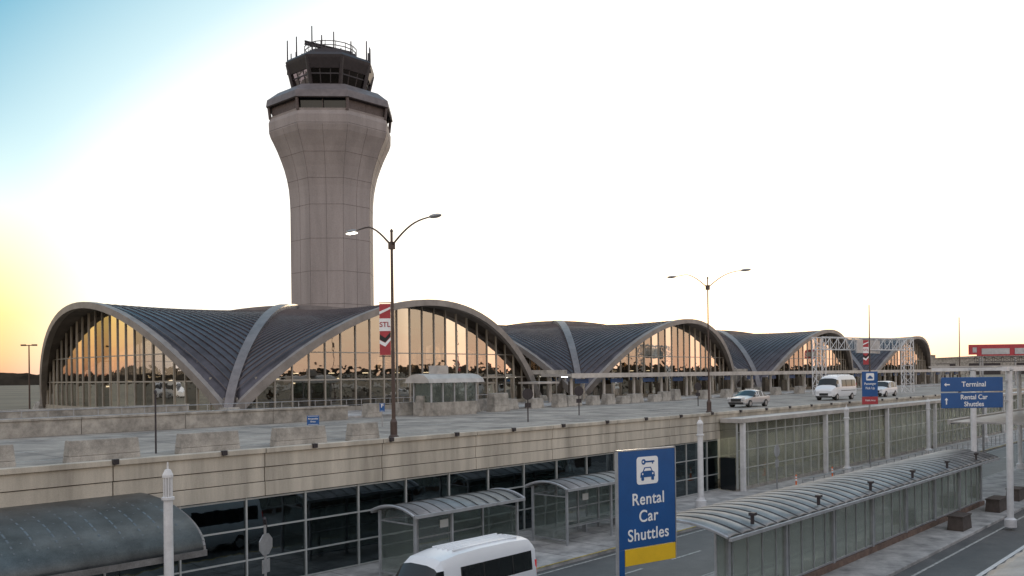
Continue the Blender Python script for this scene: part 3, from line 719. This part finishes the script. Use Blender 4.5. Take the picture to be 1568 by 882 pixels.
# ------------------------------------------------------------ vehicles
def vehicle(name,u,v,z,kind,paint,rot=0):
    P=grp(name,u,v,z,A+rot)
    if kind=='van':
        st=[(0,.45,.95,1.0,.80,.72),(.12,.4,1.15,1.2,.92,.82),(.5,.4,1.28,1.38,.99,.86),(.72,.4,1.32,1.55,1.0,.86),(1.2,.4,1.36,2.22,1.0,.80),(1.5,.4,1.38,2.42,1.0,.79),(2.3,.4,1.38,2.54,1.0,.80),(3.4,.4,1.38,2.58,1.0,.80),(4.9,.4,1.38,2.58,1.0,.80),(5.95,.42,1.38,2.52,.99,.79),(6.2,.46,1.36,2.28,.96,.8)]
        belt=[s_[2] for s_ in st]; gtop=[min(s_[3]-.12,2.08) for s_ in st]; glassr=[4,6,7,8]; roofg=(3,); wheels=(1.0,4.9); WR=.36; hw=1.0
    elif kind=='suv':
        st=[(0,.35,.75,.82,.75,.65),(.15,.3,.85,.95,.88,.78),(1.1,.3,1.0,1.08,.92,.8),(1.3,.3,1.02,1.14,.92,.78),(2.0,.3,1.03,1.68,.92,.68),(2.4,.3,1.03,1.75,.92,.68),(3.6,.3,1.03,1.75,.92,.68),(4.35,.3,1.03,1.68,.9,.66),(4.6,.3,1.0,1.2,.88,.72),(4.68,.4,.9,1.0,.82,.7)]
        belt=[s_[2] for s_ in st]; gtop=[s_[3]-.09 for s_ in st]; glassr=list(range(3,8)); roofg=(3,7); wheels=(.85,3.75); WR=.34; hw=.92
    else:
        st=[(0,.35,.6,.66,.7,.6),(.15,.25,.7,.78,.85,.75),(1.2,.25,.85,.92,.89,.76),(1.4,.25,.87,.96,.89,.76),(2.15,.25,.9,1.38,.89,.60),(2.5,.25,.9,1.45,.89,.60),(3.2,.25,.9,1.42,.89,.60),(4.0,.25,.9,1.02,.88,.7),(4.55,.3,.88,.96,.85,.72),(4.65,.4,.75,.8,.78,.66)]
        belt=[s_[2] for s_ in st]; gtop=[s_[3]-.07 for s_ in st]; glassr=list(range(3,7)); roofg=(3,6); wheels=(.85,3.7); WR=.32; hw=.89
    m=M(); rings=[]
    for i,(x,zb,zbelt,zr,h,hr_) in enumerate(st):
        gt=max(belt[i]+.005,gtop[i]); k=(gt-belt[i])/max(.01,zr-belt[i]); hg_=h-(h-hr_)*k*.65
        half=[(h*.9,zb),(h,zb+.25*(belt[i]-zb)),(h,zb+.75*(belt[i]-zb)),(h*.985,belt[i]),(hg_,gt),(hr_*.96,zr-.05),(hr_*.5,zr+.02)]
        ring=[(x,-a,b) for a,b in half]+[(x,a,b) for a,b in half[::-1]]; rings.append(ring)
    n=14; vs=[p for r_ in rings for p in r_]; fs=[];mi=[]
    for i in range(len(rings)-1):
        for j in range(n-1):
            fs.append((i*n+j,i*n+j+1,(i+1)*n+j+1,(i+1)*n+j))
            g_=0
            if j in (3,9) and i in glassr: g_=1
            if i in roofg and 3<=j<=9: g_=1
            mi.append(g_)
        fs.append((i*n+13,i*n,(i+1)*n,(i+1)*n+13)); mi.append(0)
    fs.append(tuple(range(n))); mi.append(0); fs.append(tuple((len(rings)-1)*n+j for j in range(n))[::-1]); mi.append(0)
    m.v=vs;m.f=fs;m.mi=mi
    body=m.make('body',[paint,CARG],P,True); 
    bv=body.modifiers.new('b','BEVEL'); bv.width=.05 if kind=='van' else .025; bv.segments=3; bv.angle_limit=.4; body.modifiers.new('w','WEIGHTED_NORMAL')
    pm=M()
    for i in glassr:
        if i==glassr[0]: continue
        x,zb,zbelt,zr,h,hr_=st[i]; gt=gtop[i]; k=(gt-belt[i])/max(.01,zr-belt[i]); hg_=h-(h-hr_)*k*.65
        for s_ in (-1,1): pm.tube((x,s_*h*.985,belt[i]),(x,s_*hg_,gt),.025 if kind=='van' else .045,n=6)
    pm.make('pillars',BLK if kind=='van' else paint,P)
    wm=M(); hm=M()
    for x in wheels:
        for s_ in (-1,1):
            wm.tube((x,s_*(hw-.24),WR),(x,s_*(hw+.02),WR),WR,n=24); hm.tube((x,s_*(hw+.0),WR),(x,s_*(hw+.035),WR),WR*.58,n=14)
    wm.make('tyres',BLK,P); hm.make('wheel_hubs',GALV,P)
    Lx=st[-1][0]; h=st[-1][4]
    zt=st[-1][2]
    M().box(Lx-.06,Lx+.02,-h*.98,-h*.8,zt-.35,zt+.35 if kind=='van' else zt).box(Lx-.06,Lx+.02,h*.8,h*.98,zt-.35,zt+.35 if kind=='van' else zt).make('tail_lamps',TAIL,P)
    M().box(.0,.14,-.78,-.5,.68,.86).box(.0,.14,.5,.78,.68,.86).make('head_lamps',HEADL,P)
    M().box(-.02,.1,-.45,.45,.5,.75).box(-.05,.1,-h*.85,h*.85,.3,.46).box(Lx-.1,Lx+.06,-h*.85,h*.85,.35,.55).make('grille_and_bumpers',BLK,P)
    xm=st[3][0]+.35
    M().box(xm,xm+.12,-hw-.22,-hw+.02,belt[4]-.02,belt[4]+.2 if kind!='van' else belt[4]+.32).box(xm,xm+.12,hw-.02,hw+.22,belt[4]-.02,belt[4]+.2 if kind!='van' else belt[4]+.32).make('door_mirrors',paint,P,bevel=.03)
    if kind=='van':
        M().box(Lx+.01,Lx+.02,-.7,-.04,1.5,2.1).box(Lx+.01,Lx+.02,.04,.7,1.5,2.1).make('rear_windows',CARG,P)
        rm=M()
        for yy in (-.5,-.25,0,.25,.5): rm.box(2.3,5.6,yy-.025,yy+.025,2.55,2.615)
        rm.make('roof_swages',paint,P,bevel=.012)
        M().box(2.0,5.8,-1.015,-.99,.95,1.0).make('side_trim_and_rail',BLK,P)
    return P
vehicle('shuttle_van',18.75,22.3,LO,'van',CARW)
vehicle('silver_car',67.6,35.6,DK,'sedan',CARS)
vehicle('white_van',87.2,36.2,DK,'van',CARW)
vehicle('white_suv',101,36,DK,'suv',CARW)
vehicle('parked_van',-12,118,-3.12,'van',CARW,1.2); vehicle('parked_van',-6,124,-3.12,'van',CARW,1.9)
# ------------------------------------------------------------ distance
tl=M()
for layer,(R,hh) in enumerate(((620,8.5),(760,12),(900,16))):
    n=1500; pts=[]; h=0
    for i in range(n+1):
        a=math.radians(-180+360*i/n); big=.5+.5*math.sin(i*.021+layer*2)*math.sin(i*.057+layer); h=h*.6+random.random()*.4
        s2=1.0 if abs(a)<1.2 else 1.3
        pts.append((R*math.sin(a),R*math.cos(a),5.48+hh*s2*(.35+.45*big)*(.6+.7*h)))
    for i in range(n):
        x0,y0,z0=pts[i];x1,y1,z1=pts[i+1]; tl.add([(x0,y0,-.2),(x1,y1,-.2),(x1,y1,z1),(x0,y0,z0)],[(0,1,2,3)])
tl.make('distant_treeline',TREEM)
def hangar(x,y,w,d,h,rot=0):
    P=grpxy('airport_hangar',x,y,-3.12,rot); M().box(-w/2,w/2,-d/2,d/2,0,h*.8).ext([(-w/2-.5,h*.8),(0,h),(w/2+.5,h*.8)],-d/2-.5,d/2+.5).make('walls_and_roof',CONC2,P)
    m=M()
    for i in range(5): m.box(-w/2+w*(i+.15)/5,-w/2+w*(i+.85)/5,-d/2-.1,-d/2,0,h*.55)
    m.make('doors',DARKM,P)
hangar(150,420,90,30,12,-.3); hangar(300,520,120,30,12,-.2); hangar(210,300,40,20,8,-.3)
P=grp('office_building',188,40,DK); M().box(0,40,30,48,0,5.5).make('walls',CONC2,P); M().box(0,40,29.9,29.95,2.0,4.5).make('window_band',CARG,P)
# ------------------------------------------------------------ world
w=bpy.data.worlds.new('World'); sc.world=w; w.use_nodes=True; nt=w.node_tree; N=nt.nodes; L=nt.links
bg=N['Background']; out=N['World Output']
SUNEL=math.radians(5); SUNAZ=math.radians(6)
tc=N.new('ShaderNodeTexCoord'); nrm=N.new('ShaderNodeVectorMath'); nrm.operation='NORMALIZE'; L.new(tc.outputs['Generated'],nrm.inputs[0])
dt=N.new('ShaderNodeVectorMath'); dt.operation='DOT_PRODUCT'; L.new(nrm.outputs[0],dt.inputs[0]); ax=Vector((.145,1,-.37)).normalized(); dt.inputs[1].default_value=ax
def mth(op,a,b=None,c=None,clamp=False):
    n=N.new('ShaderNodeMath'); n.operation=op; n.use_clamp=clamp
    for i,x in enumerate((a,b,c)):
        if x is None: continue
        if isinstance(x,(int,float)): n.inputs[i].default_value=x
        else: L.new(x,n.inputs[i])
    return n.outputs[0]
def smooth(x,a,b):
    n=N.new('ShaderNodeMapRange'); n.interpolation_type='SMOOTHSTEP'; L.new(x,n.inputs[0]); n.inputs[1].default_value=a; n.inputs[2].default_value=b; n.inputs[3].default_value=0; n.inputs[4].default_value=1; return n.outputs[0]
def ramp(x,stops):
    n=N.new('ShaderNodeValToRGB'); L.new(x,n.inputs[0]); e=n.color_ramp.elements
    while len(e)<len(stops): e.new(.5)
    for el,(p,c) in zip(e,stops): el.position=p; el.color=(*c,1)
    return n.outputs[0]
def mix(f,a,b):
    n=N.new('ShaderNodeMix'); n.data_type='RGBA'; L.new(f,n.inputs[0])
    for i,x in ((6,a),(7,b)):
        if isinstance(x,tuple): n.inputs[i].default_value=(*x,1)
        else: L.new(x,n.inputs[i])
    return n.outputs[2]
sep=N.new('ShaderNodeSeparateXYZ'); L.new(nrm.outputs[0],sep.inputs[0]); X,Y,Z=sep.outputs
d01=mth('MULTIPLY_ADD',dt.outputs['Value'],.5,.5)
base=ramp(d01,[(0,(.66,.58,.54)),(.33,(.50,.52,.58)),(.60,(.34,.48,.60)),(.74,(.12,.34,.52)),(.785,(.15,.42,.57)),(.828,(.54,.75,.81)),(.853,(1,1,1)),(1,(1,1,1))])
low=ramp(mth('MULTIPLY',Z,4.0,None,True),[(0,(.55,.25,.19)),(.10,(.82,.42,.20)),(.26,(.95,.64,.20)),(.42,(.97,.82,.38)),(.68,(.80,.92,.78)),(1,(.55,.78,.84))])
back=ramp(mth('MULTIPLY',Z,2.0,None,True),[(0,(.78,.50,.36)),(.12,(.80,.59,.43)),(.35,(.72,.62,.54)),(.8,(.54,.55,.59)),(1,(.5,.53,.60))])
front=smooth(Y,0.0,.3)
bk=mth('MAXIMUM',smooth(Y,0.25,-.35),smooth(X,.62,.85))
c0_=mix(mth('MULTIPLY',bk,.92),base,back)
mL=mth('MULTIPLY',mth('MULTIPLY',mth('SUBTRACT',1.0,smooth(X,-.53,-.38)),front),mth('SUBTRACT',1.0,smooth(Z,.14,.28)))
c1=mix(mL,c0_,low)
mR=mth('MULTIPLY',mth('MULTIPLY',mth('MULTIPLY',smooth(X,.25,.5),front),mth('SUBTRACT',1.0,smooth(Z,.0,.075))),.7)
c2=mix(mR,c1,(1,.55,.38))
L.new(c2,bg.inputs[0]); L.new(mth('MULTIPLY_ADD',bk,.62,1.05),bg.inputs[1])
sky=N.new('ShaderNodeTexSky'); sky.sky_type='NISHITA'; sky.sun_disc=False; sky.sun_elevation=SUNEL; sky.sun_rotation=SUNAZ
bg2=N.new('ShaderNodeBackground'); L.new(sky.outputs[0],bg2.inputs[0]); bg2.inputs[1].default_value=.05
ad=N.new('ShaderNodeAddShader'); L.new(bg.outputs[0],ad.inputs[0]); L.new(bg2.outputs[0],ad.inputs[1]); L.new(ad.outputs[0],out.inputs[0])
sd=bpy.data.lights.new('sun','SUN'); sd.energy=.8; sd.angle=math.radians(3); sd.color=(1,.78,.52)
so=bpy.data.objects.new('sun',sd); sc.collection.objects.link(so)
dirv=Vector((math.sin(SUNAZ)*math.cos(SUNEL),math.cos(SUNAZ)*math.cos(SUNEL),math.sin(SUNEL)))
so.rotation_euler=dirv.to_track_quat('Z','Y').to_euler(); so.location=(0,0,60)
# ------------------------------------------------------------ camera
cd=bpy.data.cameras.new('camera'); cam=bpy.data.objects.new('camera',cd); sc.collection.objects.link(cam); sc.camera=cam
cam.location=(0,0,CZ); cam.rotation_euler=(math.pi/2,.0115,0); cd.sensor_width=36; cd.lens=36*1350/1568; cd.shift_y=.0845; cd.clip_end=8000; cd.clip_start=.1
sc.view_settings.view_transform='Standard'; sc.view_settings.look='None'; sc.view_settings.exposure=0; sc.view_settings.gamma=1
